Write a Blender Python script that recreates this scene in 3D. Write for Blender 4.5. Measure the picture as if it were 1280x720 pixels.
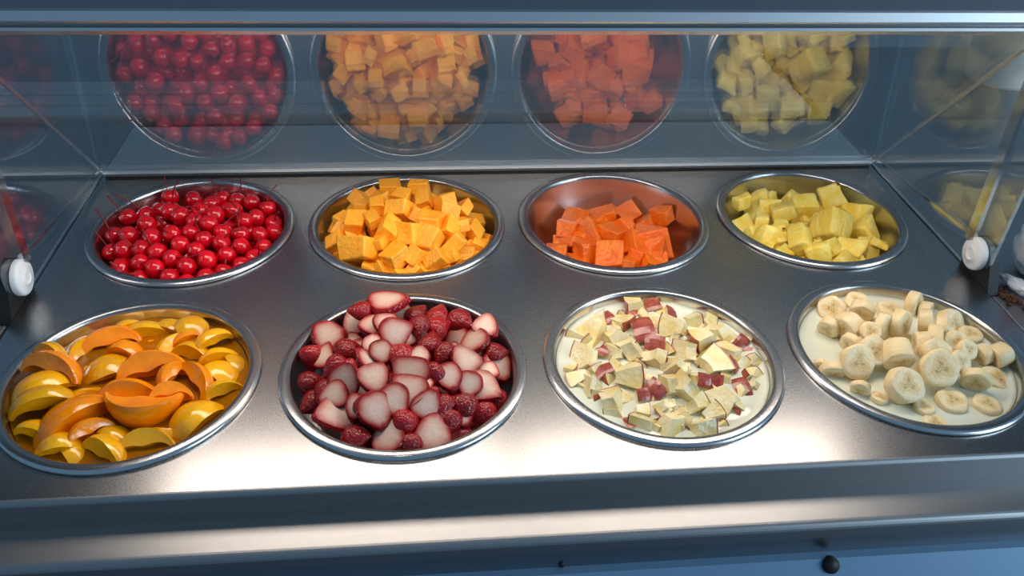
import bpy, bmesh, math, random
from mathutils import Vector, Matrix, Quaternion, noise

for o in list(bpy.data.objects):
    bpy.data.objects.remove(o, do_unlink=True)
scene = bpy.context.scene
COL = scene.collection

# ------------------------------------------------------------------ camera
cam_d = bpy.data.cameras.new('camera')
cam = bpy.data.objects.new('camera', cam_d)
COL.objects.link(cam)
cam_d.sensor_width = 36.0
cam_d.lens = 1041.0 / 1280.0 * 36.0
cam_d.clip_start = 0.02
R0 = ((0.9955833, 0.08980637, 0.02736263), (-0.08856048, 0.8016376, 0.59121418), (0.03115989, -0.59102621, 0.8060503))
cm = Matrix.Identity(4)
for i in range(3):
    cm[i][0], cm[i][1], cm[i][2] = R0[i][0], R0[i][2], -R0[i][1]
cm[0][3], cm[1][3], cm[2][3] = -0.09085, -0.71611, 0.52507
cam.matrix_world = cm
scene.camera = cam

# ------------------------------------------------------------------ light
vs = scene.view_settings
vs.view_transform = 'Standard'
vs.look = 'None'
vs.gamma = 1.0
vs.use_curve_mapping = False
vs.exposure = 0.0
world = bpy.data.worlds.new('world')
scene.world = world
world.use_nodes = True
wb = world.node_tree.nodes['Background']
wb.inputs[0].default_value = (0.25, 0.47, 0.72, 1)
wb.inputs[1].default_value = 0.40
LAMP = 8.0            # strength of the canopy's light panels

def area_light(name, loc, target, sx, sy, power, col):
    d = bpy.data.lights.new(name, 'AREA')
    d.shape = 'RECTANGLE'; d.size = sx; d.size_y = sy; d.energy = power; d.color = col
    o = bpy.data.objects.new(name, d)
    COL.objects.link(o)
    o.location = loc
    o.rotation_euler = (Vector(target) - Vector(loc)).to_track_quat('-Z', 'Y').to_euler()
    return o
# blue daylight from the right, which brightens that end of the canopy trim and the front ledge
area_light('daylight_right_offscreen', (3.2, -1.9, 1.3), (0.2, 0, 0.1), 1.8, 2.0, 80, (0.62, 0.83, 1.0))

# ------------------------------------------------------------------ helpers
def lin(r, g, b):
    f = lambda c: (c / 255) / 12.92 if c / 255 <= 0.04045 else ((c / 255 + 0.055) / 1.055) ** 2.4
    return (f(r), f(g), f(b), 1.0)

def obj(name, mesh, parent=None, mat=None):
    o = bpy.data.objects.new(name, mesh)
    COL.objects.link(o)
    if mat is not None and not mesh.materials:
        mesh.materials.append(mat)
    if parent is not None:
        o.parent = parent
    return o

def tag(o, label, cat=None, group=None, kind=None):
    if label: o['label'] = label
    if cat: o['category'] = cat
    if group: o['group'] = group
    if kind: o['kind'] = kind
    return o

def empty(name, loc=(0, 0, 0)):
    o = bpy.data.objects.new(name, None)
    COL.objects.link(o)
    o.location = loc
    o.empty_display_size = 0.02
    return o

def pymesh(name, verts, faces, smooth=False):
    m = bpy.data.meshes.new(name)
    m.from_pydata([tuple(v) for v in verts], [], faces)
    m.update()
    if smooth:
        m.polygons.foreach_set('use_smooth', [True] * len(m.polygons))
    return m

def bm_mesh(name, bm, smooth=False):
    bmesh.ops.recalc_face_normals(bm, faces=bm.faces)
    m = bpy.data.meshes.new(name)
    bm.to_mesh(m); bm.free()
    if smooth:
        m.polygons.foreach_set('use_smooth', [True] * len(m.polygons))
    return m

def box_mesh(name, x0, x1, y0, y1, z0, z1, bev=0.0, seg=2):
    bm = bmesh.new()
    bmesh.ops.create_cube(bm, size=1.0)
    for v in bm.verts:
        v.co = Vector(((x0 + x1) / 2 + v.co.x * (x1 - x0), (y0 + y1) / 2 + v.co.y * (y1 - y0), (z0 + z1) / 2 + v.co.z * (z1 - z0)))
    if bev > 0:
        bmesh.ops.bevel(bm, geom=list(bm.edges), offset=bev, segments=seg, profile=0.5, affect='EDGES')
    return bm_mesh(name, bm)

def extrude_x(name, prof, x0, x1, smooth=False):
    """closed profile of (y, z) points swept along x"""
    n = len(prof)
    v = [(x0, y, z) for y, z in prof] + [(x1, y, z) for y, z in prof]
    f = [(i, (i + 1) % n, n + (i + 1) % n, n + i) for i in range(n)]
    f += [tuple(range(n))[::-1], tuple(range(n, 2 * n))]
    bm = bmesh.new()
    vs_ = [bm.verts.new(p) for p in v]
    for q in f: bm.faces.new([vs_[i] for i in q])
    return bm_mesh(name, bm, smooth)

def extrude_yz(name, poly, x0, x1):
    return extrude_x(name, poly, x0, x1)

def lathe(name, prof, n=64, close=False, smooth=True, axis='z'):
    """prof: (r, z) points; r==0 ends become poles"""
    verts, rings = [], []
    for r, z in prof:
        if r < 1e-7:
            rings.append([len(verts)]); verts.append((0, 0, z))
        else:
            rings.append(list(range(len(verts), len(verts) + n)))
            verts += [(r * math.cos(2 * math.pi * k / n), r * math.sin(2 * math.pi * k / n), z) for k in range(n)]
    faces = []
    for a, b in zip(rings[:-1], rings[1:]):
        for k in range(n):
            k2 = (k + 1) % n
            if len(a) == 1 and len(b) == 1: continue
            if len(a) == 1: faces.append((a[0], b[k2], b[k]))
            elif len(b) == 1: faces.append((a[k], a[k2], b[0]))
            else: faces.append((a[k], a[k2], b[k2], b[k]))
    if axis == 'x':
        verts = [(z, x, y) for x, y, z in verts]
    bm = bmesh.new()
    bv = [bm.verts.new(v) for v in verts]
    for f_ in faces: bm.faces.new([bv[i] for i in f_])
    return bm_mesh(name, bm, smooth)

# ------------------------------------------------------------------ materials
def new_mat(name):
    m = bpy.data.materials.new(name)
    m.use_nodes = True
    nt = m.node_tree
    return m, nt, nt.nodes['Principled BSDF']

def link(nt, a, b): nt.links.new(a, b)

def node(nt, kind, **kw):
    n = nt.nodes.new(kind)
    for k, v in kw.items(): setattr(n, k, v)
    return n

def ramp(nt, fac, stops):
    r = node(nt, 'ShaderNodeValToRGB')
    el = r.color_ramp.elements
    el[0].position, el[0].color = stops[0]
    el[1].position, el[1].color = stops[-1]
    for p, c in stops[1:-1]:
        e = el.new(p); e.color = c
    link(nt, fac, r.inputs[0])
    return r.outputs[0]

def noise_tex(nt, scale, detail=3, coord='Object', stretch=None):
    tc = node(nt, 'ShaderNodeTexCoord')
    src = tc.outputs[coord]
    if stretch:
        mp = node(nt, 'ShaderNodeMapping')
        mp.inputs['Scale'].default_value = stretch
        link(nt, src, mp.inputs[0]); src = mp.outputs[0]
    n = node(nt, 'ShaderNodeTexNoise')
    n.inputs['Scale'].default_value = scale
    n.inputs['Detail'].default_value = detail
    link(nt, src, n.inputs['Vector'])
    return n.outputs['Fac']

def bump(nt, p, height, strength, dist):
    b = node(nt, 'ShaderNodeBump')
    b.inputs['Strength'].default_value = strength
    b.inputs['Distance'].default_value = dist
    link(nt, height, b.inputs['Height'])
    link(nt, b.outputs[0], p.inputs['Normal'])

def steel(name, col, rough, scratch=0.12, brush=(1, 1, 1), aniso=0.0, bmp=0.004):
    m, nt, p = new_mat(name)
    p.inputs['Base Color'].default_value = col
    p.inputs['Metallic'].default_value = 1.0
    n1 = noise_tex(nt, 1500, 3, 'Object', brush)
    mr = node(nt, 'ShaderNodeMapRange')
    mr.inputs[3].default_value = rough - scratch * 0.5
    mr.inputs[4].default_value = rough + scratch
    link(nt, n1, mr.inputs[0])
    link(nt, mr.outputs[0], p.inputs['Roughness'])
    bump(nt, p, n1, bmp, 0.0003)
    if aniso:
        p.inputs['Anisotropic'].default_value = aniso
    return m

def plain(name, col, rough=0.5, metal=0.0, spec=0.5, var=0.06, scale=40):
    m, nt, p = new_mat(name)
    n = noise_tex(nt, scale, 3)
    a = tuple(max(0, c * (1 - var)) for c in col[:3]) + (1,)
    b = tuple(min(1, c * (1 + var)) for c in col[:3]) + (1,)
    link(nt, ramp(nt, n, [(0.3, a), (0.7, b)]), p.inputs['Base Color'])
    p.inputs['Roughness'].default_value = rough
    p.inputs['Metallic'].default_value = metal
    p.inputs['Specular IOR Level'].default_value = spec
    return m

def fruit(name, c0, c1, rough=0.3, scale=3.0, stretch=None, bmp=0.25, coat=0.0, sss=0.0, bscale=None):
    """two tones mottled over the piece, moist surface, every piece a shade of its own"""
    m, nt, p = new_mat(name)
    n = noise_tex(nt, scale, 4, 'Object', stretch)
    c = ramp(nt, n, [(0.32, c0), (0.68, c1)])
    oi = node(nt, 'ShaderNodeObjectInfo')
    hs = node(nt, 'ShaderNodeHueSaturation')
    mr = node(nt, 'ShaderNodeMapRange'); mr.inputs[3].default_value = 0.88; mr.inputs[4].default_value = 1.12
    link(nt, oi.outputs['Random'], mr.inputs[0])
    link(nt, mr.outputs[0], hs.inputs['Value'])
    link(nt, c, hs.inputs['Color'])
    link(nt, hs.outputs[0], p.inputs['Base Color'])
    p.inputs['Roughness'].default_value = rough
    p.inputs['Coat Weight'].default_value = coat
    p.inputs['Coat Roughness'].default_value = 0.08
    if sss:
        p.inputs['Subsurface Weight'].default_value = sss
        p.inputs['Subsurface Radius'].default_value = (0.006, 0.003, 0.0015)
        p.inputs['Subsurface Scale'].default_value = 1.0
    n2 = noise_tex(nt, bscale or scale * 4, 4, 'Object', stretch)
    bump(nt, p, n2, bmp, 0.02)
    return m

def clear(name, fac, tint, rough=0.02):
    """clear acrylic: sharp reflection over a see-through sheet"""
    m, nt, p = new_mat(name)
    nt.nodes.remove(p)
    out = nt.nodes['Material Output']
    tr = node(nt, 'ShaderNodeBsdfTransparent'); tr.inputs[0].default_value = tint
    gl = node(nt, 'ShaderNodeBsdfGlossy'); gl.inputs['Roughness'].default_value = rough
    gl.inputs[0].default_value = (1, 1, 1, 1)
    mx = node(nt, 'ShaderNodeMixShader'); mx.inputs[0].default_value = fac
    link(nt, tr.outputs[0], mx.inputs[1]); link(nt, gl.outputs[0], mx.inputs[2])
    link(nt, mx.outputs[0], out.inputs[0])
    return m

def liquid(name, tint, body, opacity):
    m, nt, p = new_mat(name)
    nt.nodes.remove(p)
    out = nt.nodes['Material Output']
    tr = node(nt, 'ShaderNodeBsdfTransparent'); tr.inputs[0].default_value = tint
    df = node(nt, 'ShaderNodeBsdfDiffuse'); df.inputs[0].default_value = body
    gl = node(nt, 'ShaderNodeBsdfGlossy'); gl.inputs['Roughness'].default_value = 0.04
    fr = node(nt, 'ShaderNodeFresnel'); fr.inputs[0].default_value = 1.4
    m1 = node(nt, 'ShaderNodeMixShader'); m1.inputs[0].default_value = opacity
    link(nt, tr.outputs[0], m1.inputs[1]); link(nt, df.outputs[0], m1.inputs[2])
    m2 = node(nt, 'ShaderNodeMixShader')
    link(nt, fr.outputs[0], m2.inputs[0]); link(nt, m1.outputs[0], m2.inputs[1]); link(nt, gl.outputs[0], m2.inputs[2])
    link(nt, m2.outputs[0], out.inputs[0])
    return m

M = {}
M['deck'] = steel('brushed_deck_steel', (0.37, 0.37, 0.37, 1), 0.26, 0.10, (1, 0.35, 1))
M['steel'] = steel('brushed_steel', (0.37, 0.37, 0.37, 1), 0.40, 0.10, (0.15, 1, 1))
M['pan'] = steel('pan_steel', (0.66, 0.66, 0.66, 1), 0.22, 0.05, bmp=0.012)
M['chrome'] = steel('polished_steel', (0.75, 0.75, 0.75, 1), 0.16, 0.03, bmp=0.01)
M['channel'] = steel('satin_channel_steel', (0.75, 0.75, 0.75, 1), 0.38, 0.05, (0.1, 1, 1))
M['fascia'] = steel('fascia_steel', (0.37, 0.37, 0.37, 1), 0.30, 0.06, (0.1, 1, 1))
M['dull'] = steel('dull_steel', (0.37, 0.37, 0.37, 1), 0.42, 0.10, (0.1, 1, 1))
M['hood'] = steel('canopy_steel', (0.37, 0.37, 0.37, 1), 0.28, 0.06, (0.05, 1, 1))
M['trim'] = steel('canopy_trim_steel', (0.75, 0.75, 0.75, 1), 0.40, 0.05, (0.05, 1, 1))
M['lip'] = steel('lip_steel', (0.75, 0.75, 0.75, 1), 0.36, 0.05, (0.05, 1, 1))
M['tray'] = plain('grey_tray_rail', lin(186, 190, 190), 0.5, var=0.05, scale=8)
M['clear'] = clear('clear_acrylic', 0.31, (0.93, 0.96, 0.96, 1))
M['clear_side'] = clear('clear_acrylic_side', 0.17, (0.93, 0.96, 0.96, 1))
M['clear_rib'] = clear('clear_acrylic_rib', 0.45, (0.75, 0.75, 0.75, 1), 0.12)
M['white_plastic'] = plain('white_plastic', lin(225, 228, 230), 0.4)
M['grey_plastic'] = plain('grey_plastic', lin(110, 108, 106), 0.5)
M['black'] = plain('black_rubber', lin(22, 22, 24), 0.55)
M['rust'] = plain('rusty_grime', lin(70, 42, 24), 0.9, var=0.5, scale=90)
M['blue_panel'] = plain('blue_grey_panel', lin(120, 150, 178), 0.45, 0.3, var=0.03, scale=6)
M['wall'] = plain('blue_wall_paint', lin(150, 164, 174), 0.8, var=0.04, scale=3)
M['floor'] = plain('dark_floor_tile', lin(92, 96, 100), 0.45, var=0.12, scale=5)
m, nt, p = new_mat('light_diffuser')
p.inputs['Base Color'].default_value = (0.9, 0.88, 0.85, 1)
p.inputs['Emission Color'].default_value = (1.0, 0.86, 0.74, 1)
p.inputs['Emission Strength'].default_value = LAMP
M['lamp'] = m

# ------------------------------------------------------------------ the room round the counter
o = obj('floor', box_mesh('floor', -3.5, 3.5, -3.5, 2.6, -1.0, -0.95), None, M['floor']); tag(o, 'dark grey tiled floor beyond the counter', kind='structure')
o = obj('wall_back', box_mesh('wall_back', -3.5, 3.5, 2.5, 2.6, -0.95, 1.6), None, M['wall']); tag(o, 'plain blue grey wall beyond the counter', kind='structure')

# ------------------------------------------------------------------ counter
SX, SY, RIM = 0.24624, 0.25519, 0.115
CENT = {}
for i, (b, f_) in enumerate((('cherry', 'peach'), ('mango', 'strawberry'), ('papaya', 'apple'), ('pineapple', 'banana'))):
    CENT[b] = ((i - 1.5) * SX, SY / 2)
    CENT[f_] = ((i - 1.5) * SX, -SY / 2)
DX, DY0, DY1 = 0.507, -0.262, 0.280

def deck_mesh():
    xs = [-DX, -SX, 0, SX, DX]
    verts, faces = [], []
    n = 96
    for ci in range(4):
        for (y0, y1, cy) in ((DY0, 0, -SY / 2), (0, DY1, SY / 2)):
            cx = (ci - 1.5) * SX
            x0, x1 = xs[ci], xs[ci + 1]
            ang = [2 * math.pi * k / n for k in range(n)]
            for c in ((x0, y0), (x1, y0), (x1, y1), (x0, y1)):
                ang.append(math.atan2(c[1] - cy, c[0] - cx) % (2 * math.pi))
            ang = sorted(ang)
            base = len(verts)
            for a in ang:
                ca, sa = math.cos(a), math.sin(a)
                tx = ((x1 - cx) / ca if ca > 1e-9 else (x0 - cx) / ca if ca < -1e-9 else 1e9)
                ty = ((y1 - cy) / sa if sa > 1e-9 else (y0 - cy) / sa if sa < -1e-9 else 1e9)
                t = min(tx, ty)
                verts.append((cx + t * ca, cy + t * sa, 0))
                verts.append((cx + 0.108 * ca, cy + 0.108 * sa, 0))
                verts.append((cx + 0.108 * ca, cy + 0.108 * sa, -0.004))
            k = len(ang)
            for q in range(k):
                a_, b_ = base + 3 * q, base + 3 * ((q + 1) % k)
                faces.append((a_, a_ + 1, b_ + 1, b_)[::-1])
                faces.append((a_ + 1, a_ + 2, b_ + 2, b_ + 1)[::-1])
    return pymesh('deck_plate', verts, faces)

counter = empty('serving_counter', (0, 0, 0))
tag(counter, 'long brushed steel serving counter with eight round openings', 'counter')
obj('deck_plate', deck_mesh(), counter, M['deck'])
# front edge of the deck: rolled over, dropping to the ledge
pr = [(DY0, 0.0)]
for k in range(1, 7):
    a = math.pi / 2 * k / 6
    pr.append((DY0 - 0.005 * math.sin(a), -0.005 + 0.005 * math.cos(a)))
pr += [(-0.267, -0.026), (-0.262, -0.026)]
m = extrude_x('deck_lip', pr, -0.80, 0.80); obj('deck_lip', m, counter, M['dull'])
pr = [(-0.262, -0.025), (-0.302, -0.025)]
for k in range(1, 7):
    a = math.pi / 2 * k / 6
    pr.append((-0.302 - 0.007 * math.sin(a), -0.032 + 0.007 * math.cos(a)))
pr += [(-0.309, -0.040), (-0.262, -0.040)]
obj('front_ledge', extrude_x('front_ledge', pr, -0.9, 0.9), counter, M['steel'])
obj('front_fascia', box_mesh('front_fascia', -0.9, 0.9, -0.306, -0.262, -0.064, -0.040), counter, M['fascia'])
obj('front_panel', extrude_x('front_panel', [(-0.300, -0.0635), (-0.313, -0.0635), (-0.345, -0.102), (-0.345, -0.94), (-0.300, -0.94)], -0.9, 0.9), counter, M['blue_panel'])
# strips along both ends and the plates beyond them
for s in (-1, 1):
    a, b = sorted((s * (DX + 0.001), s * (DX + 0.0045)))
    obj('edge_strip', box_mesh('edge_strip', a, b, 0.0225, 0.268, -0.003, 0.0028, 0.0008), counter, M['chrome'])
    a, b = sorted((s * (DX + 0.006), s * 1.15))
    obj('end_plate', box_mesh('end_plate', a, b, -0.262, 0.42 if s < 0 else 0.72, -0.022, -0.004, 0.002), counter, M['dull'])
obj('rear_ledge', box_mesh('rear_ledge', -DX - 0.005, DX + 0.005, 0.281, 0.408, -0.022, -0.003, 0.002), counter, M['tray'])
obj('rear_apron', box_mesh('rear_apron', -1.15, 1.15, 0.385, 0.400, -0.94, -0.0225), counter, M['dull'])
bolt = obj('dark_bolt', lathe('dark_bolt', [(0, 0.006), (0.0045, 0.0055), (0.007, 0.003), (0.0075, 0), (0.0075, -0.004)], 20), counter, M['black'])
bolt.rotation_euler = (math.radians(50), 0, 0)
bolt.location = (0.2320, -0.3160, -0.0680)
sc = obj('fascia_screw', lathe('fascia_screw', [(0, 0.002), (0.002, 0.0015), (0.003, 0), (0.003, -0.003)], 14), counter, M['black'])
sc.rotation_euler = (math.radians(90), 0, 0); sc.location = (0.0050, -0.3065, -0.0600)

# tray rails on the far side of the counter
rails = empty('tray_slide', (0, 0.5, -0.95)); tag(rails, 'row of flat steel tray rails behind the clear guard', 'tray slide')
for k, (ya, yb_) in enumerate(((0.456, 0.488), (0.494, 0.526), (0.532, 0.580))):
    r_ = obj('rail', box_mesh('rail', -1.15, 0.505, ya - 0.5, yb_ - 0.5, 0.925, 0.945, 0.004), rails, M['tray'])
for x in (-0.9, -0.2, 0.45):
    obj('rail_bracket', box_mesh('rail_bracket', x - 0.012, x + 0.012, -0.0995, 0.08, 0.885, 0.9255), rails, M['dull'])

# ------------------------------------------------------------------ flip-up clear guard
YB, TILT = 0.257, 0.7104
ct, st = math.cos(TILT), math.sin(TILT)
def on_glass(d, off=0.0):      # (y, z) a distance d up the sloping pane
    return (YB - st * d + ct * off, ct * d + st * off)
guard = empty('sneeze_guard', (0, 0, 0)); tag(guard, 'clear acrylic flip-up guard sloping over the pans on two pivots', 'sneeze guard')
L = 0.365          # up to the underside of the canopy
p0, p1 = on_glass(0.009), on_glass(L)
q0, q1 = on_glass(0.009, 0.004), on_glass(L, 0.004)
obj('back_pane', extrude_x('back_pane', [p0, p1, q1, q0], -0.502, 0.502), guard, M['clear'])
obj('pane_channel', extrude_x('pane_channel', [on_glass(0.005, -0.002), on_glass(0.013, -0.002), on_glass(0.013, 0.0065), on_glass(0.005, 0.0065)], -0.503, 0.503), guard, M['channel'])
obj('pane_gap_shade', box_mesh('pane_gap_shade', -0.503, 0.503, 0.2525, 0.262, 0.0, 0.0045), guard, M['black'])  # black strip painting in the shadow band of the gap below the pane
for s in (-1, 1):
    x0, x1 = sorted((s * 0.503, s * 0.507))
    poly = [(0.252, 0.006), on_glass(L), (-0.027, 0.2912), (-0.027, 0.030), (-0.012, 0.012), (0.016, 0.006)]
    obj('side_pane', extrude_yz('side_pane', poly, x0, x1), guard, M['clear_side'])
    x0, x1 = sorted((s * 0.5012, s * 0.5034))
    obj('corner_edge', extrude_yz('corner_edge', [on_glass(0.012, -0.0022), on_glass(L, -0.0022), on_glass(L, 0.0), on_glass(0.012, 0.0)], x0, x1), guard, M['channel'])
    x0, x1 = sorted((s * 0.4985, s * 0.5030))
    obj('side_rib', extrude_yz('side_rib', [(0.006, 0.036), (0.020, 0.036), (0.030, 0.262), (0.016, 0.262)], x0, x1), guard, M['clear_rib'])
    x0, x1 = sorted((s * 0.501, s * 0.5030))
    obj('bottom_rib', extrude_yz('bottom_rib', [(0.246, 0.016), (0.246, 0.020), (0.012, 0.045), (0.012, 0.041)], x0, x1), guard, M['clear_rib'])
    kn = obj('pivot_knob', lathe('pivot_knob', [(0, 0.0026), (0.0050, 0.0026), (0.0058, 0.0026), (0.0064, 0.0036), (0.0072, 0.0036), (0.0078, 0.0026), (0.0150, 0.0020), (0.0175, 0.0010), (0.0185, -0.0008), (0.0185, -0.006)], 40, axis='x'), guard, M['white_plastic'])
    kn.location = (s * 0.5005, 0.0, 0.027)
    if s > 0: kn.rotation_euler = (0, 0, math.pi)
    bk = obj('pivot_bracket', extrude_yz('pivot_bracket', [(0.022, 0.001), (0.020, 0.030), (0.012, 0.043), (-0.012, 0.043), (-0.022, 0.030), (-0.038, -0.003), (-0.030, -0.0035)], *sorted((s * 0.5075, s * 0.519))), guard, M['black'])
grime = []
for s, lab in ((-1, 'rust brown grime caked by the pivot next to the cherries'), (1, 'dark brown grime caked by the pivot next to the bananas')):
    bm = bmesh.new()
    rnd = random.Random(5 + s)
    for k in range(26):
        r = rnd.uniform(0.002, 0.0045)
        mt = Matrix.Translation((rnd.uniform(-0.006, 0.010), rnd.uniform(-0.030, 0.012), r * 0.6)) @ Matrix.Diagonal((r, r, r * 0.8, 1))
        bmesh.ops.create_icosphere(bm, subdivisions=1, radius=1, matrix=mt)
    for v in bm.verts: v.co += Vector((noise.noise(v.co * 300), noise.noise(v.co * 310 + Vector((3, 0, 0))), 0)) * 0.0012
    g_ = obj('grime', bm_mesh('grime', bm), None, M['rust']); g_.location = (s * 0.527, -0.033, -0.0043)
    tag(g_, lab, 'grime', kind='stuff')

# ------------------------------------------------------------------ canopy with its lamps
canopy = empty('light_canopy', (0, 0, 0.3)); tag(canopy, 'steel canopy over the counter carrying two light panels', 'canopy')
zc = -0.3
def cz(pr): return [(y, z + zc) for y, z in pr]
obj('housing', extrude_x('housing', cz([(-0.108, 0.315), (-0.108, 0.40), (-0.09, 0.42), (0.12, 0.42), (0.13, 0.41), (0.06, 0.285), (0.045, 0.272), (0.03, 0.274)]), -0.95, 0.95), canopy, M['hood'])
obj('edge_trim', extrude_x('edge_trim', cz([(-0.106, 0.3205), (-0.1130, 0.3208), (-0.1140, 0.3225), (-0.1105, 0.3285), (-0.106, 0.3300)]), -0.95, 0.95), canopy, M['trim'])
obj('bottom_lip', extrude_x('bottom_lip', cz([(-0.1125, 0.3150), (-0.112, 0.3172), (-0.107, 0.3175), (-0.099, 0.3125), (-0.1000, 0.3105), (-0.1070, 0.3104)]), -0.95, 0.95), canopy, M['lip'])
ux, uz = -0.138, 0.041                      # direction of the underside from back to front
for xa, xb in ((-0.42, -0.012), (0.012, 0.42)):
    pr = []
    for t, off in ((0.06, 0.001), (0.80, 0.001), (0.80, -0.002), (0.06, -0.002)):
        pr.append((0.03 + ux * t, 0.274 + uz * t + off))
    lp = obj('light_panel', extrude_x('light_panel', cz(pr), xa, xb), canopy, M['lamp'])
    lp['label'] = 'white glowing light panel under the canopy'
for x in (-0.92, 0.92):
    obj('canopy_post', box_mesh('canopy_post', x - 0.012, x + 0.012, 0.085, 0.115, -0.3045, 0.09, 0.003), canopy, M['steel'])

# ------------------------------------------------------------------ pans
PAN = [(0.1030, -0.0045), (0.1145, 0.0010), (0.1150, 0.0022), (0.1143, 0.0036), (0.1120, 0.0046), (0.1085, 0.0050), (0.1055, 0.0046), (0.1038, 0.0032), (0.1030, 0.0000),
       (0.1018, -0.0100), (0.0995, -0.0220), (0.0955, -0.0350), (0.0895, -0.0470), (0.0810, -0.0565), (0.0700, -0.0610), (0.0, -0.0625)]
PANM = lathe('pan_body', PAN[4:], 96)
RIMM = lathe('pan_rim', PAN[1:9], 96)
def inner_r(z):
    for (r0, z0), (r1, z1) in zip(PAN[8:-1], PAN[9:]):
        if z1 <= z <= z0:
            return r0 + (r1 - r0) * (z0 - z) / max(1e-9, z0 - z1)
    return 0.103
DESC = {'cherry': 'stemmed red cherries', 'mango': 'mango cubes', 'papaya': 'papaya chunks', 'pineapple': 'pineapple pieces', 'peach': 'peach slices in syrup',
        'strawberry': 'sliced strawberries', 'apple': 'apple pieces in cream', 'banana': 'banana slices in cream'}
for k in DESC:
    o = obj('steel_pan', PANM, None, M['pan'])
    o.location = (CENT[k][0], CENT[k][1], 0)
    tag(o, 'round stainless steel pan sunk in the counter holding ' + DESC[k], 'pan', 'round pans in the counter')
    r_ = obj('rim', RIMM, o, M['pan'])

# ------------------------------------------------------------------ fruit materials
M['cherry'] = fruit('cherry_skin', lin(186, 0, 16), lin(226, 6, 28), 0.06, 1.5, bmp=0.05, coat=0.3)
M['stem'] = plain('cherry_stem', lin(120, 12, 22), 0.4, var=0.3)
M['mango'] = fruit('mango_flesh', lin(252, 158, 20), lin(255, 186, 56), 0.34, 1.6, bmp=0.22)
M['papaya'] = fruit('papaya_flesh', lin(234, 96, 8), lin(248, 128, 28), 0.32, 1.6, bmp=0.25)
M['pineapple'] = fruit('pineapple_flesh', lin(244, 206, 62), lin(255, 234, 130), 0.30, 2.0, (1, 1, 0.4), 0.22, bscale=7)
M['eye'] = plain('pineapple_eye', lin(120, 62, 20), 0.7, var=0.3)
M['peach0'] = fruit('peach_orange', lin(236, 126, 0), lin(252, 152, 12), 0.10, 1.4, bmp=0.08, coat=0.5)
M['peach1'] = fruit('peach_yellow', lin(222, 150, 2), lin(240, 178, 16), 0.10, 1.4, bmp=0.08, coat=0.5)
M['apple'] = fruit('apple_flesh', lin(226, 200, 116), lin(238, 228, 186), 0.16, 1.6, bmp=0.15, coat=0.3)
M['peel'] = fruit('apple_peel', lin(126, 42, 38), lin(176, 92, 70), 0.25, 3.0, (1, 1, 3), 0.05, coat=0.4)

def strawberry_skin():
    m, nt, p = new_mat('strawberry_skin')
    tc = node(nt, 'ShaderNodeTexCoord')
    v = node(nt, 'ShaderNodeTexVoronoi'); v.inputs['Scale'].default_value = 13
    link(nt, tc.outputs['Object'], v.inputs['Vector'])
    c = ramp(nt, v.outputs['Distance'], [(0.0, lin(196, 110, 60)), (0.08, lin(180, 50, 40)), (0.16, lin(172, 20, 26)), (1.0, lin(146, 10, 20))])
    oi = node(nt, 'ShaderNodeObjectInfo')
    hs = node(nt, 'ShaderNodeHueSaturation')
    mr = node(nt, 'ShaderNodeMapRange'); mr.inputs[3].default_value = 0.45; mr.inputs[4].default_value = 0.95
    link(nt, oi.outputs['Random'], mr.inputs[0]); link(nt, mr.outputs[0], hs.inputs['Value'])
    link(nt, c, hs.inputs['Color']); link(nt, hs.outputs[0], p.inputs['Base Color'])
    p.inputs['Roughness'].default_value = 0.28
    bump(nt, p, v.outputs['Distance'], 0.22, 0.02)
    return m
M['berry_skin'] = strawberry_skin()

def strawberry_flesh():
    m, nt, p = new_mat('strawberry_flesh')
    at = node(nt, 'ShaderNodeAttribute'); at.attribute_name = 'rim'
    n = noise_tex(nt, 6, 4)
    ma = node(nt, 'ShaderNodeMath', operation='MULTIPLY_ADD'); ma.inputs[1].default_value = 0.34; ma.inputs[2].default_value = -0.17
    link(nt, n, ma.inputs[0])
    ad = node(nt, 'ShaderNodeMath', operation='ADD')
    link(nt, at.outputs['Fac'], ad.inputs[0]); link(nt, ma.outputs[0], ad.inputs[1])
    c = ramp(nt, ad.outputs[0], [(0.0, lin(244, 214, 194)), (0.45, lin(228, 176, 156)), (0.74, lin(200, 100, 86)), (0.92, lin(168, 24, 30))])
    oi = node(nt, 'ShaderNodeObjectInfo')
    hs = node(nt, 'ShaderNodeHueSaturation')
    mr = node(nt, 'ShaderNodeMapRange'); mr.inputs[3].default_value = 0.62; mr.inputs[4].default_value = 0.9
    link(nt, oi.outputs['Random'], mr.inputs[0]); link(nt, mr.outputs[0], hs.inputs['Value'])
    link(nt, c, hs.inputs['Color']); link(nt, hs.outputs[0], p.inputs['Base Color'])
    p.inputs['Roughness'].default_value = 0.35
    bump(nt, p, n, 0.08, 0.02)
    return m
M['berry_flesh'] = strawberry_flesh()

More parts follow.
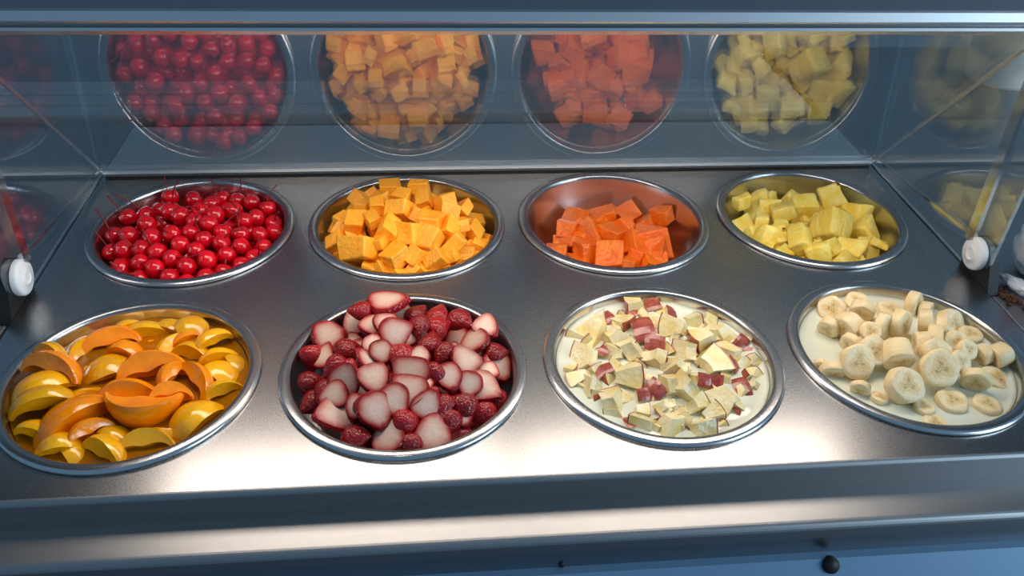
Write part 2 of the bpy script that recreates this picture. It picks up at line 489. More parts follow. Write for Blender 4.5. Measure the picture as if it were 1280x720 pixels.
def banana_mat():
    m, nt, p = new_mat('banana_flesh')
    tc = node(nt, 'ShaderNodeTexCoord')
    sp = node(nt, 'ShaderNodeSeparateXYZ'); link(nt, tc.outputs['Object'], sp.inputs[0])
    def mth(op, a, b=None):
        n = node(nt, 'ShaderNodeMath', operation=op)
        for i, q in enumerate((a, b)):
            if q is None: continue
            if isinstance(q, (int, float)): n.inputs[i].default_value = q
            else: link(nt, q, n.inputs[i])
        return n.outputs[0]
    x, y = sp.outputs[0], sp.outputs[1]
    r = mth('SQRT', mth('ADD', mth('MULTIPLY', x, x), mth('MULTIPLY', y, y)))
    a = mth('ARCTAN2', y, x)
    lob = mth('COSINE', mth('MULTIPLY', a, 3.0))
    rr = mth('SUBTRACT', r, mth('MULTIPLY', lob, 0.07))          # three-lobed core
    n = noise_tex(nt, 14, 3)
    rr = mth('ADD', rr, mth('MULTIPLY', mth('SUBTRACT', n, 0.5), 0.30))
    c = ramp(nt, rr, [(0.0, lin(226, 200, 142)), (0.06, lin(176, 142, 92)), (0.12, lin(222, 192, 132)), (0.25, lin(232, 204, 146)), (0.33, lin(242, 224, 184)), (0.5, lin(236, 212, 160))])
    link(nt, c, p.inputs['Base Color'])
    p.inputs['Roughness'].default_value = 0.36
    bump(nt, p, n, 0.15, 0.02)
    return m
M['banana'] = banana_mat()
M['syrup'] = liquid('amber_syrup', (0.92, 0.60, 0.06, 1), lin(196, 126, 4), 0.5)
M['juice'] = liquid('red_juice', (0.7, 0.02, 0.03, 1), lin(140, 0, 12), 0.6)
m, nt, p = new_mat('cream_milk')
p.inputs['Base Color'].default_value = lin(222, 226, 206)
p.inputs['Roughness'].default_value = 0.12
p.inputs['Coat Weight'].default_value = 0.3
bump(nt, p, noise_tex(nt, 60, 2), 0.15, 0.004)
M['cream'] = m

# ------------------------------------------------------------------ fruit shapes (unit size, scaled per piece)
def chunk(seed, sx, sy, sz, jit, bev, rough=0.0, mat=None, name='chunk'):
    rnd = random.Random(seed)
    bm = bmesh.new()
    bmesh.ops.create_cube(bm, size=1.0)
    for v in bm.verts:
        v.co = Vector((v.co.x * sx, v.co.y * sy, v.co.z * sz)) + Vector((rnd.uniform(-jit, jit), rnd.uniform(-jit, jit), rnd.uniform(-jit, jit)))
    if rough:
        bmesh.ops.bevel(bm, geom=list(bm.edges), offset=bev, segments=2, profile=0.5, affect='EDGES')
        bmesh.ops.subdivide_edges(bm, edges=list(bm.edges), cuts=1, use_grid_fill=True)
        for v in bm.verts:
            q = v.co * 3.2 + Vector((seed * 3.1, 0, 0))
            v.co += v.co.normalized() * noise.noise(q) * rough + Vector((noise.noise(q * 2.3) * rough * 0.4, 0, noise.noise(q * 2.1 + Vector((9, 1, 2))) * rough * 0.4))
    else:
        bmesh.ops.bevel(bm, geom=list(bm.edges), offset=bev, segments=2, profile=0.6, affect='EDGES')
    bmesh.ops.triangulate(bm, faces=[f for f in bm.faces if len(f.verts) > 4])
    m = bm_mesh(name, bm, smooth=bool(rough))
    if not rough:
        m.polygons.foreach_set('use_smooth', [p_.area < 0.12 for p_ in m.polygons])
    m.materials.append(mat)
    return m

rs = random.Random(77)
SH = {}
SH['mango'] = [chunk(10 + k, rs.uniform(.80, 1.05), rs.uniform(.75, 1.0), rs.uniform(.62, .9), .09, .055, 0, M['mango'], 'mango_cube') for k in range(9)]
SH['papaya'] = [chunk(40 + k, rs.uniform(.85, 1.1), rs.uniform(.7, 1.0), rs.uniform(.55, .85), .12, .05, 0, M['papaya'], 'papaya_chunk') for k in range(8)]
SH['pineapple'] = [chunk(70 + k, rs.uniform(.6, .85), rs.uniform(.85, 1.05), rs.uniform(.5, .7), .12, .09, .09, M['pineapple'], 'pineapple_piece') for k in range(8)]

def peach_mesh(seed, alpha):
    rnd = random.Random(seed)
    nt_, verts, faces = 18, [], []
    def ring(th):
        s, c = math.sin(th), math.cos(th)
        ro = 0.5 * (1 + 0.03 * math.sin(3 * th + seed))
        ri = 0.5 * (0.36 + 0.52 * abs(c) ** 2.2)
        pts = []
        for k in range(7):
            ph = -alpha + 2 * alpha * k / 6
            e = 1 - 0.06 * (abs(k - 3) / 3) ** 4
            pts.append((ro * e, ph))
        for k in (1, 2, 3):
            pts.append((ro * .94 + (ri - ro * .94) * k / 3, alpha * (1 - 0.05 * math.sin(math.pi * k / 3))))
        for k in (1, 2):
            pts.append((ri * 1.04, alpha - 2 * alpha * k / 3))
        for k in (0, 1, 2):
            pts.append((ri + (ro * .94 - ri) * k / 3, -alpha * (1 - 0.05 * math.sin(math.pi * (3 - k) / 3))))
        return [(r * c, r * (s * math.sin(ph)), r * s * math.cos(ph)) for r, ph in pts]
    n = None
    for i in range(nt_ + 1):
        th = 0.16 + (math.pi - 0.32) * i / nt_
        rg = ring(th); n = len(rg)
        verts += rg
    for i in range(nt_):
        for k in range(n):
            a, b = i * n + k, i * n + (k + 1) % n
            faces.append((a, b, b + n, a + n))
    faces.append(tuple(range(n))[::-1]); faces.append(tuple(range(nt_ * n, nt_ * n + n)))
    verts = [(x, y + 0.02 * noise.noise(Vector((x * 4, z * 4, seed))), z - 0.32) for x, y, z in verts]
    bm = bmesh.new()
    bv = [bm.verts.new(v) for v in verts]
    for f_ in faces: bm.faces.new([bv[i] for i in f_])
    pm = bm_mesh('peach_slice', bm, True)
    pm.set_sharp_from_angle(angle=math.radians(48))
    return pm
SH['peach'] = []
for k in range(4):
    base = peach_mesh(k, (0.56, 0.66, 0.5, 0.74)[k])
    pair = []
    for c in (0, 1):
        mm = base.copy(); mm.materials.append(M['peach%d' % c]); pair.append(mm)
    SH['peach'].append(pair)

BERRY = [(0, .10), (.03, .24), (.10, .36), (.22, .43), (.36, .45), (.50, .42), (.64, .35), (.78, .24), (.90, .13), (.97, .06), (1, .012)]
def berry_r(s):
    for (a, ra), (b, rb) in zip(BERRY[:-1], BERRY[1:]):
        if a <= s <= b: return ra + (rb - ra) * (s - a) / (b - a)
    return 0.01
def berry_outline(x, wob):
    up, lo = [], []
    ok = [k / 200 for k in range(201) if berry_r(k / 200) > abs(x) * 1.03 + 0.02]
    s0, s1 = ok[0], ok[-1]
    for k in range(15):
        s = s0 + (s1 - s0) * (0.5 - 0.5 * math.cos(math.pi * k / 14))
        r = berry_r(s)
        y = max(0.02, math.sqrt(max(r * r - x * x, 0))) * (1 + 0.05 * math.sin(7 * s + wob))
        up.append((s - 0.5, y)); lo.append((s - 0.5, -y * (0.94 + 0.06 * math.cos(wob))))
    return up + lo[::-1]
def slice_meshes(seed, t, z0):
    """flat slice of a strawberry: pale cut faces (root) and the red skin round its edge"""
    lv = [z0 - t / 2, z0 - t / 6, z0 + t / 6, z0 + t / 2]
    cs = [berry_outline(z, seed) for z in lv]
    n = len(cs[0])
    bm = bmesh.new()
    lay = bm.verts.layers.float.new('rim')
    for li, sgn in ((0, -1), (3, 1)):
        ring = cs[li]; prev = None
        cxm = sum(p_[0] for p_ in ring) / n
        for sc_, rim in ((1.0, 1.0), (0.86, 0.72), (0.62, 0.4), (0.3, 0.1)):
            cur = []
            for x, y in ring:
                v = bm.verts.new((cxm + (x - cxm) * sc_, y * sc_, lv[li] - z0 + sgn * 0.018 * (1 - sc_)))
                v[lay] = rim; cur.append(v)
            if prev:
                for k in range(n): bm.faces.new((prev[k], prev[(k + 1) % n], cur[(k + 1) % n], cur[k]))
            prev = cur
        bm.faces.new(prev)
    fl = bm_mesh('strawberry_slice', bm, True); fl.materials.append(M['berry_flesh'])
    bm = bmesh.new()
    rows = []
    for q, (c, z) in enumerate(zip(cs, lv)):
        e = (1.004, 1.045, 1.045, 1.004)[q]
        rows.append([bm.verts.new((x * e, y * e, z - z0)) for x, y in c])
    for a, b in zip(rows[:-1], rows[1:]):
        for k in range(n): bm.faces.new((a[k], a[(k + 1) % n], b[(k + 1) % n], b[k]))
    sk = bm_mesh('skin', bm, True); sk.materials.append(M['berry_skin'])
    return fl, sk
def half_meshes(seed, cut):
    """rounded red side of a cut strawberry; pale cut face below"""
    prof = [(s - 0.5, berry_r(s)) for s, _ in BERRY]
    na = 13
    bm = bmesh.new(); rows = []
    a0 = -math.asin(cut)
    for x, r in prof:
        rows.append([bm.verts.new((x, r * math.cos(a0 + (math.pi - 2 * a0) * k / (na - 1)), r * math.sin(a0 + (math.pi - 2 * a0) * k / (na - 1)) * 0.92)) for k in range(na)])
    for a, b in zip(rows[:-1], rows[1:]):
        for k in range(na - 1): bm.faces.new((a[k], a[k + 1], b[k + 1], b[k]))
    bm.faces.new(rows[0]); bm.faces.new(rows[-1])
    sk = bm_mesh('skin', bm, True); sk.materials.append(M['berry_skin'])
    bm = bmesh.new(); lay = bm.verts.layers.float.new('rim')
    zc_ = math.sin(a0)
    L_ = [bm.verts.new((x, r * math.cos(a0) * .99, r * zc_ * 0.92 - .004)) for x, r in prof]
    R_ = [bm.verts.new((x, -r * math.cos(a0) * .99, r * zc_ * 0.92 - .004)) for x, r in prof]
    C_ = [bm.verts.new((x * .9, 0, r * zc_ * 0.92 - .014)) for x, r in prof]
    for v in L_ + R_: v[lay] = 1.0
    for a, b in ((L_, C_), (C_, R_)):
        for k in range(len(prof) - 1): bm.faces.new((a[k], a[k + 1], b[k + 1], b[k]))
    fl = bm_mesh('strawberry_half', bm, True); fl.materials.append(M['berry_flesh'])
    return fl, sk
SH['slice'] = [slice_meshes(k, (.15, .18, .12, .16, .20)[k % 5], (0, .03, .07, .10, .05, .0)[k]) for k in range(6)]
SH['half'] = [half_meshes(k, (.0, .35, .6)[k]) for k in range(3)]

def apple_meshes(seed):
    rnd = random.Random(seed)
    R_, a, b, dep = 1.25, rnd.uniform(.30, .42), rnd.uniform(.19, .30), rnd.uniform(.45, .75)
    skew = rnd.uniform(-.15, .15)
    n = 5
    def pt(u, v, r):
        th, ph = (u - .5) * 2 * a + skew * (v - .5), (v - .5) * 2 * b
        return Vector((r * math.sin(th), r * math.sin(ph) * math.cos(th), r * math.cos(th) * math.cos(ph) - R_ + dep * .5))
    bm = bmesh.new()
    top = [[bm.verts.new(pt(i / (n - 1), j / (n - 1), R_)) for j in range(n)] for i in range(n)]
    bot = [[bm.verts.new(pt(i / (n - 1), j / (n - 1), R_ - dep * (1 + .05 * math.sin(i * .8 + seed)))) for j in range(n)] for i in range(n)]
    for i in range(n - 1):
        for j in range(n - 1):
            bm.faces.new((top[i][j], top[i + 1][j], top[i + 1][j + 1], top[i][j + 1]))
            bm.faces.new((bot[i][j], bot[i][j + 1], bot[i + 1][j + 1], bot[i + 1][j]))
        bm.faces.new((top[i][0], bot[i][0], bot[i + 1][0], top[i + 1][0]))
        bm.faces.new((top[i][-1], top[i + 1][-1], bot[i + 1][-1], bot[i][-1]))
        bm.faces.new((top[0][i], top[0][i + 1], bot[0][i + 1], bot[0][i]))
        bm.faces.new((top[-1][i], bot[-1][i], bot[-1][i + 1], top[-1][i + 1]))
    fl = bm_mesh('apple_piece', bm); fl.materials.append(M['apple'])
    bm = bmesh.new()
    g = [[[bm.verts.new(pt(.5 + (i / (n - 1) - .5) * 1.01, .5 + (j / (n - 1) - .5) * 1.01, R_ + h)) for j in range(n)] for i in range(n)] for h in (.022, -.012)]
    for i in range(n - 1):
        for j in range(n - 1):
            bm.faces.new((g[0][i][j], g[0][i + 1][j], g[0][i + 1][j + 1], g[0][i][j + 1]))
    loop = [(i, 0) for i in range(n)] + [(n - 1, j) for j in range(1, n)] + [(i, n - 1) for i in range(n - 2, -1, -1)] + [(0, j) for j in range(n - 2, 0, -1)]
    for q in range(len(loop)):
        (i, j), (k, l) = loop[q], loop[(q + 1) % len(loop)]
        bm.faces.new((g[0][i][j], g[1][i][j], g[1][k][l], g[0][k][l]))
    pe = bm_mesh('peel', bm); pe.materials.append(M['peel'])
    return fl, pe
SH['apple'] = [apple_meshes(k) for k in range(8)]

def banana_mesh(seed, th):
    n, verts, faces = 28, [], []
    prof = [(0, th / 2), (.16, th / 2 - .004), (.30, th / 2), (.42, th / 2 + .004), (.475, th / 2 - .012), (.5, th / 2 - .05), (.5, -th / 2 + .05), (.475, -th / 2 + .012), (.42, -th / 2 - .004), (.2, -th / 2), (0, -th / 2)]
    m = lathe('banana_slice', prof, n)
    for v in m.vertices:
        a = math.atan2(v.co.y, v.co.x); r = math.hypot(v.co.x, v.co.y)
        k = 1 + .035 * math.cos(5 * a + seed) * min(1, r / .5)
        v.co.x *= k; v.co.y *= k * .95
        v.co.z += (.10 * v.co.x) * (1 if v.co.z > 0 else -1) * (seed % 3 - 1)
    m.set_sharp_from_angle(angle=math.radians(60))
    m.materials.append(M['banana'])
    return m
BTH = (30, 35, 40, 45, 50, 60, 70, 80, 90, 100)
SH['banana'] = {t: [banana_mesh(t + k, t / 100 * .9) for k in range(3)] for t in BTH}

def cherry_mesh():
    prof = []
    for k in range(15):
        a = math.pi * k / 14
        r = .5 * math.sin(a); z = .47 * math.cos(a)
        if k < 4: z -= .085 * (1 - k / 4) ** 2
        prof.append((r if 0 < k < 14 else 0, z))
    m = lathe('cherry', prof, 20); m.materials.append(M['cherry'])
    return m
def stem_mesh(seed):
    rnd = random.Random(seed)
    ln, bend, rad = rnd.uniform(.9, 1.4), rnd.uniform(-.6, .6), .036
    rows, ns, nr = [], 7, 8
    bm = bmesh.new()
    for i in range(nr + 1):
        t = i / nr
        c = Vector((bend * t * t, .12 * math.sin(t * 3 + seed), .36 + ln * t))
        r = rad * (1 + (0.9 * ((t - .86) / .14) if t > .86 else 0) + (.5 * (1 - t / .1) if t < .1 else 0))
        rows.append([bm.verts.new(c + Vector((r * math.cos(6.283 * k / ns), r * math.sin(6.283 * k / ns), 0))) for k in range(ns)])
    for a, b in zip(rows[:-1], rows[1:]):
        for k in range(ns): bm.faces.new((a[k], a[(k + 1) % ns], b[(k + 1) % ns], b[k]))
    bm.faces.new(rows[0]); bm.faces.new(rows[-1])
    m = bm_mesh('stem', bm, True); m.materials.append(M['stem'])
    return m
SH['cherry'] = cherry_mesh()
SH['stem'] = [stem_mesh(k) for k in range(6)]

# ------------------------------------------------------------------ liquids
def liquid_body(name, level, mat, amp, seed, closed=True):
    R_ = inner_r(level) - 0.0004
    nr, na = 26, 72
    verts, faces = [(0, 0, level)], []
    for i in range(1, nr + 1):
        r = R_ * i / nr
        for k in range(na):
            a = 6.28318 * k / na
            x, y = r * math.cos(a), r * math.sin(a)
            z = level + amp * noise.noise(Vector((x * 70, y * 70, seed))) + (0.0012 if i == nr else 0)
            verts.append((x, y, z))
    for k in range(na): faces.append((0, 1 + k, 1 + (k + 1) % na))
    for i in range(nr - 1):
        for k in range(na):
            a, b = 1 + i * na + k, 1 + i * na + (k + 1) % na
            faces.append((a, a + na, b + na, b))
    if closed:
        b0 = len(verts)
        t0 = 1 + (nr - 1) * na
        for zz in (-0.016, -0.026, -0.036, -0.046, -0.054):
            rb = inner_r(zz) - 0.0010
            b0 = len(verts)
            verts += [(rb * math.cos(6.28318 * k / na), rb * math.sin(6.28318 * k / na), zz) for k in range(na)]
            for k in range(na):
                k2 = (k + 1) % na
                faces.append((t0 + k, b0 + k, b0 + k2, t0 + k2))
            t0 = b0
        faces.append(tuple(range(b0, b0 + na))[::-1])
    m = pymesh(name, verts, faces, True); m.materials.append(mat)
    return m
def pour(key, name, level, mat, amp, seed, label, cat, closed=True):
    o = obj(name, liquid_body(name, level, mat, amp, seed, closed))
    o.location = (CENT[key][0], CENT[key][1], 0)
    tag(o, label, cat, kind='stuff')
pour('peach', 'peach_syrup', -0.0105, M['syrup'], 0.0012, 1, 'clear amber syrup round the peach slices', 'syrup', False)
pour('apple', 'apple_cream', -0.0068, M['cream'], 0.0016, 2, 'runny pale cream round the red-skinned apple pieces', 'cream')
pour('banana', 'banana_cream', -0.0080, M['cream'], 0.0007, 3, 'runny pale cream round the banana slices', 'cream')
pour('cherry', 'cherry_juice', -0.026, M['juice'], 0.0008, 4, 'dark red juice under the cherries', 'juice', False)

# ------------------------------------------------------------------ what lies where: (x, y, z, size) in mm from the middle of the pan, then the pose
PICKS = {}
PICKS['cherry'] = [(-70,53,-8,25),(-54,9,3,25),(-71,-6,-2,25),(-89,-26,-10,22),(-64,-34,-2,25),(-65,-61,-9,25),(-34,-77,-7,22),(-46,75,-1,21),(-33,39,3,26),(-17,80,-6,25),(-14,23,6,25),(3,9,6,22),(11,53,3,23),(17,26,6,24),(39,37,3,25),(34,83,-9,21),(77,47,-2,20),(73,31,-5,24),(89,6,-9,24),(82,-29,-8,21),(73,-9,-2,21),(55,-17,2,20),(58,16,2,22),(21,-4,6,25),(19,-34,5,21),(40,-35,3,22),(33,-11,5,21),(-2,-13,6,21),(-19,-17,6,21),(-37,-22,4,24),(-90,3,-6,21),(-27,-50,2,23),(-14,-62,0,23),(10,-71,-2,23),(27,-60,0,24),(16,-50,3,19),(0,-47,4,21),(-4,-83,-6,19),(15,-83,-7,19),(53,-63,-6,20),(61,-36,-2,21),(67,-46,-6,23),(42,-70,-6,21),(15,89,-9,21),(-52,-35,1,21),(93,36,-8,21),(-61,66,-10,22),(-79,44,-5,20),(4,31,6,20),(43,-55,-1,20),(-43,-60,-3,21),(-22,-71,-3,20),(30,-79,-7,19),(54,71,-6,20)]
PICKS['mango'] = [(-22,69,16,25),(14,52,26,25),(-30,20,32,15),(-58,42,16,21),(-46,73,2,21),(-33,-1,32,22),(-51,8,27,19),(-5,18,34,20),(-8,-13,34,30),(20,13,34,22),(43,8,30,27),(65,8,20,21),(49,-11,28,22),(12,-24,33,17),(29,-36,29,29),(-59,-18,23,26),(-74,-3,14,20),(-78,-18,9,18),(-38,-25,29,19),(-20,-44,29,28),(2,-53,27,26),(25,-63,19,28),(48,-39,22,25),(61,-25,20,19),(77,-19,9,23),(53,-55,12,27),(81,-36,-2,21),(94,-12,-9,15),(-80,-31,3,26),(-49,-60,11,39),(-12,-75,11,26),(-31,-58,19,20),(13,-75,12,22),(27,-74,9,27),(45,-71,4,22),(64,-61,-1,21),(56,-68,-6,20),(-43,-77,-2,22),(-26,-84,0,18),(-8,-88,-3,18),(5,-88,-2,20),(26,-84,-3,24),(-83,-40,-11,18),(40,-79,-5,19)]
PICKS['papaya'] = [(-72,44,-37,33),(-38,76,-36,25),(-49,35,-31,22),(-37,36,-29,21),(-25,13,-27,32),(-65,-14,-32,29),(-47,-38,-31,21),(-53,-8,-29,20),(-29,-25,-28,29),(-8,-37,-28,35),(4,63,-31,27),(4,15,-27,34),(36,75,-34,26),(25,23,-27,25),(41,22,-29,21),(57,43,-33,25),(73,44,-22,25),(76,4,-35,39),(28,-13,-27,27),(27,-31,-28,23),(48,-22,-29,27),(12,-53,-30,24),(45,-45,-31,29),(52,5,-29,22),(22,81,-37,23),(-8,37,-28,26),(-28,49,-30,20)]
PICKS['pineapple'] = [(-46,71,-23,40),(-69,50,1,20),(-39,76,-13,23),(-17,81,-15,21),(-28,60,-16,25),(-16,41,-10,32),(14,75,-16,26),(18,53,-13,33),(52,56,-2,33),(77,32,-11,32),(40,54,-17,29),(60,31,-17,32),(30,-4,-9,38),(-20,-32,-9,37),(-34,-2,-9,22),(-53,-17,-13,31),(-71,22,-20,28),(-51,21,-13,23),(-67,-3,-17,23),(-45,-49,-17,24),(-7,-56,-13,30),(14,-46,-11,22),(38,-46,-14,33),(85,2,-22,40),(68,-30,-20,21),(74,-42,-26,25),(78,-37,-11,19),(1,-40,-10,19),(19,-68,-18,24),(46,-59,-20,18),(-33,-24,-10,19),(-59,-36,-18,18),(-31,-61,-18,14)]
PICKS['peach'] = [(-81,20,-5,52,-12,60,0),(-90,-8,-6,45,22,10,1),(0,-13,-2,60,3,60,0),(18,-42,-2,60,0,115,0),(-41,-41,-3,69,35,25,0),(-23,-58,-3,30,28,60,0),(-1,-81,-5,41,-22,50,1),(-46,-77,-6,24,10,20,1),(-72,-60,-8,20,-10,30,1),(-29,-77,-5,22,-40,30,1),(28,-69,-4,41,5,80,1),(62,-45,-5,49,38,20,1),(61,5,-3,47,-38,75,0),(9,23,-2,57,12,70,0),(32,8,-2,37,52,60,0),(-18,50,-3,38,-14,40,0),(-44,71,-5,52,15,60,0),(-66,61,-6,41,42,60,1),(-86,35,5,22,-15,50,1),(-30,28,-2,47,18,15,1),(-49,-13,-8,45,22,60,1),(-13,86,-6,45,8,40,1),(12,92,-6,37,-12,20,1),(41,84,-4,37,-52,10,1),(67,62,-6,31,28,20,1),(20,57,-3,39,40,70,1),(45,47,-3,38,-12,40,1),(77,19,-5,43,-32,30,1),(87,32,-7,23,-50,30,1),(68,42,-5,31,10,40,1),(87,-10,-6,32,22,40,1),(38,-18,-2,26,8,90,0),(-86,-32,-6,44,12,20,1),(2,-62,-3,27,-20,30,1),(-30,88,0,26,20,30,1),(33,65,-4,26,20,40,0)]
PICKS['strawberry'] = [(-44,68,23,24,1,0),(-14,79,20,36,0,10),(-8,82,6,23,0,20),(12,81,6,27,1,40),(33,76,8,28,1,60),(56,66,7,29,1,-30),(33,49,16,26,1,20),(80,42,14,24,0,-40),(67,31,9,33,0,-80),(89,18,6,26,1,10),(95,5,-7,31,0,-30),(79,-7,4,20,0,60),(59,-8,16,28,0,10),(48,1,20,15,0,-30),(25,16,23,25,1,70),(37,-1,22,15,1,40),(15,-7,24,21,0,80),(-6,29,23,29,0,20),(-17,48,19,23,0,40),(-30,51,16,24,0,60),(-51,71,0,27,0,50),(-74,52,3,31,0,10),(-51,16,18,27,1,20),(-88,21,5,20,1,80),(-74,18,7,23,0,60),(-63,-6,14,27,1,30),(-33,-8,23,24,0,-20),(-28,15,23,20,0,70),(-18,-3,24,22,0,-60),(-7,-1,24,29,1,-20),(5,-28,23,33,0,-35),(-25,-36,21,28,0,-60),(-51,-26,17,31,0,55),(-85,-7,0,22,1,0),(-85,-31,-5,22,1,30),(-71,-29,6,17,1,50),(-62,-56,1,37,0,20),(-63,-41,8,25,0,10),(-40,-58,11,21,0,60),(-39,-78,-2,27,1,-10),(-22,-65,12,32,0,-50),(-7,-59,16,28,0,-45),(3,-47,20,30,0,-35),(23,-59,14,26,0,50),(26,-29,22,19,1,30),(41,-34,18,26,0,-60),(20,-42,20,16,0,20),(-11,-82,1,29,0,60),(6,-86,-1,21,1,80),(27,-81,-1,33,0,80),(41,-70,3,21,1,70),(51,-53,8,28,1,-15),(58,-37,11,24,0,70),(73,-33,4,31,0,-20),(33,-59,11,16,1,60),(73,-55,-8,31,1,15),(84,-37,-7,22,1,60),(50,-66,1,21,0,-60),(48,-77,-10,19,1,20),(4,-72,10,19,1,10),(-31,-56,14,17,1,60),(14,42,21,18,1,70)]
PICKS['apple'] = [(-8,94,0,24,0),(12,93,0,23,1),(-54,77,-6,21,0),(-37,73,-2,22,1),(-26,68,0,26,0),(-10,79,-2,15,1),(-8,48,3,30,1),(6,65,1,22,0),(27,76,-2,25,1),(24,53,2,27,0),(51,71,-4,26,0),(66,66,1,21,0),(-82,48,-6,26,0),(-59,52,-2,31,0),(-35,36,3,28,0),(-53,20,2,17,1),(-73,13,-1,27,0),(-43,20,3,21,0),(-27,18,4,22,0),(-57,-9,2,21,1),(-80,-14,-2,27,0),(-35,-16,4,28,0),(-75,-26,-2,27,0),(-72,-41,-3,19,1),(-56,-49,-1,25,0),(0,27,4,25,1),(-8,6,4,21,0),(27,15,4,27,0),(50,-2,3,32,0),(13,-13,4,23,0),(48,29,2,28,0),(80,48,-5,34,0),(90,28,1,20,1),(68,12,0,26,0),(87,16,-4,20,1),(68,-6,0,15,1),(81,-4,-2,20,0),(84,-18,-3,19,0),(69,-35,-1,22,1),(88,-38,-6,21,0),(45,-32,2,13,1),(33,-28,3,17,1),(-15,-37,4,19,1),(-28,-42,3,15,1),(-10,-57,2,21,0),(15,-41,3,29,0),(1,-33,4,20,0),(43,-56,0,31,0),(17,-59,2,21,0),(31,-69,-1,20,0),(62,-69,-5,22,1),(-18,-74,-1,16,1),(4,-80,-2,19,1),(-33,-74,-2,24,0),(-10,-85,-3,27,0),(-46,-74,-4,13,1),(16,-89,-4,25,0),(34,-83,-5,18,0),(3,-71,0,18,0),(-20,-27,4,18,0)]
PICKS['banana'] = [(-12,92,4,28,1,0,40),(-49,79,-1,31,0,40,60),(-63,40,6,24,2,30,70),(-47,34,11,32,2,20,80),(-20,60,10,27,2,40,70),(-33,18,15,22,0,10,60),(-12,50,13,22,1,0,40),(18,71,6,30,1,0,50),(-15,27,16,30,2,-35,60),(4,30,16,33,2,-35,60),(46,74,4,30,2,-35,60),(55,68,-1,27,2,-30,60),(36,36,13,29,2,-20,60),(48,27,12,28,2,-20,60),(79,50,-3,33,0,-20,50),(30,7,15,30,2,-20,80),(12,-1,16,26,2,-10,80),(88,30,1,26,1,0,40),(48,-2,13,25,0,0,50),(53,-9,12,22,0,-20,60),(-61,-20,9,37,0,-5,40),(-42,-10,14,32,0,-10,50),(-56,6,12,24,2,20,70),(-21,-16,16,32,2,80,100),(10,-37,15,40,0,5,40),(15,-23,16,33,0,0,50),(35,-30,14,24,0,-20,60),(-32,-55,10,37,0,-15,70),(14,-65,8,32,1,0,40),(46,-71,1,28,1,0,35),(85,-38,-4,34,1,0,45),(91,-12,6,26,2,10,90),(74,-9,5,24,2,10,70),(44,-48,9,29,2,50,50),(-83,-19,0,25,2,70,60),(-89,-9,-2,17,2,40,60),(-67,-46,2,20,2,50,60),(-13,-88,-2,23,1,0,30),(-52,-57,4,17,1,0,40),(-16,-71,6,21,1,0,40)]

def relax(pts, rad, rmax_of, iters=30, w=0.35):
    """nudge overlapping pieces apart, stay inside the pan"""
    for _ in range(iters):
        for i in range(len(pts)):
            for j in range(i):
                d = pts[i] - pts[j]; l = d.length; s = rad[i] + rad[j]
                if 1e-6 < l < s:
                    k = d * ((s - l) / l * 0.5 * w)
                    pts[i] += k; pts[j] -= k
        for i, p_ in enumerate(pts):
            lim = rmax_of(p_.z) - rad[i]
            r = math.hypot(p_.x, p_.y)
            if r > lim and p_.z < 0.012:
                p_.x *= lim / r; p_.y *= lim / r

def yaw_of(deg):        # direction in the picture -> direction on the counter
    a = math.radians(deg)
    return math.atan2(math.sin(a) / 0.62, math.cos(a))

def facing(normal, yaw):
    n = Vector(normal).normalized()
    q = Vector((0, 0, 1)).rotation_difference(n)
    return q @ Quaternion((0, 0, 1), yaw)

def fillers(key, top, size, seed, layers, rfac=0.5):
    """pieces lying under the visible ones"""
    rnd = random.Random(seed)
    out = []
    for L_ in range(layers):
        st_ = size * 1.02
        n = int(0.1 / st_) + 1
        for i in range(-n, n + 1):
            for j in range(-n, n + 1):
                x = (i + (0.5 if (j + L_) % 2 else 0)) * st_ + rnd.uniform(-.12, .12) * size
                y = j * st_ * 0.9 + rnd.uniform(-.12, .12) * size
                z = top(math.hypot(x, y)) - size * (0.85 + 0.8 * L_) + rnd.uniform(-.1, .1) * size
                z = max(z, -0.062 + size * 0.5)
                if math.hypot(x, y) < inner_r(z) - size * rfac:
                    out.append((x, y, z))
    return out

SIDE = {'cherry': ('the mango pan', "the counter's end", 'the sloping guard', 'the peach pan'), 'mango': ('the papaya pan', 'the cherry pan', 'the sloping guard', 'the strawberry pan'),
        'papaya': ('the pineapple pan', 'the mango pan', 'the sloping guard', 'the apple pan'), 'pineapple': ("the counter's end", 'the papaya pan', 'the sloping guard', 'the banana pan'),
        'peach': ('the strawberry pan', "the counter's end", 'the cherry pan', 'the front ledge'), 'strawberry': ('the apple pan', 'the peach pan', 'the mango pan', 'the front ledge'),
        'apple': ('the banana pan', 'the strawberry pan', 'the papaya pan', 'the front ledge'), 'banana': ("the counter's end", 'the apple pan', 'the pineapple pan', 'the front ledge')}
MED = {k: sorted(p_[3] for p_ in v) for k, v in PICKS.items()}
def where(key, x, y):
    """which spot of the pan a piece lies on, named by what that side of the pan faces"""
    r = math.hypot(x, y)
    if r < 0.030: return 'in the middle of the pan'
    a, b = (SIDE[key][0 if x > 0 else 1], SIDE[key][2 if y > 0 else 3])
    side = a if abs(x) > 1.6 * abs(y) else b if abs(y) > 1.6 * abs(x) else a + ' and ' + b.replace('the ', '')
    return ('against the rim towards ' if r > 0.068 else 'towards ') + side
def bulk(key, size_mm):
    md = MED[key]
    if size_mm >= md[int(len(md) * .72)]: return 'large '
    if size_mm <= md[int(len(md) * .28)]: return 'small '
    return ''

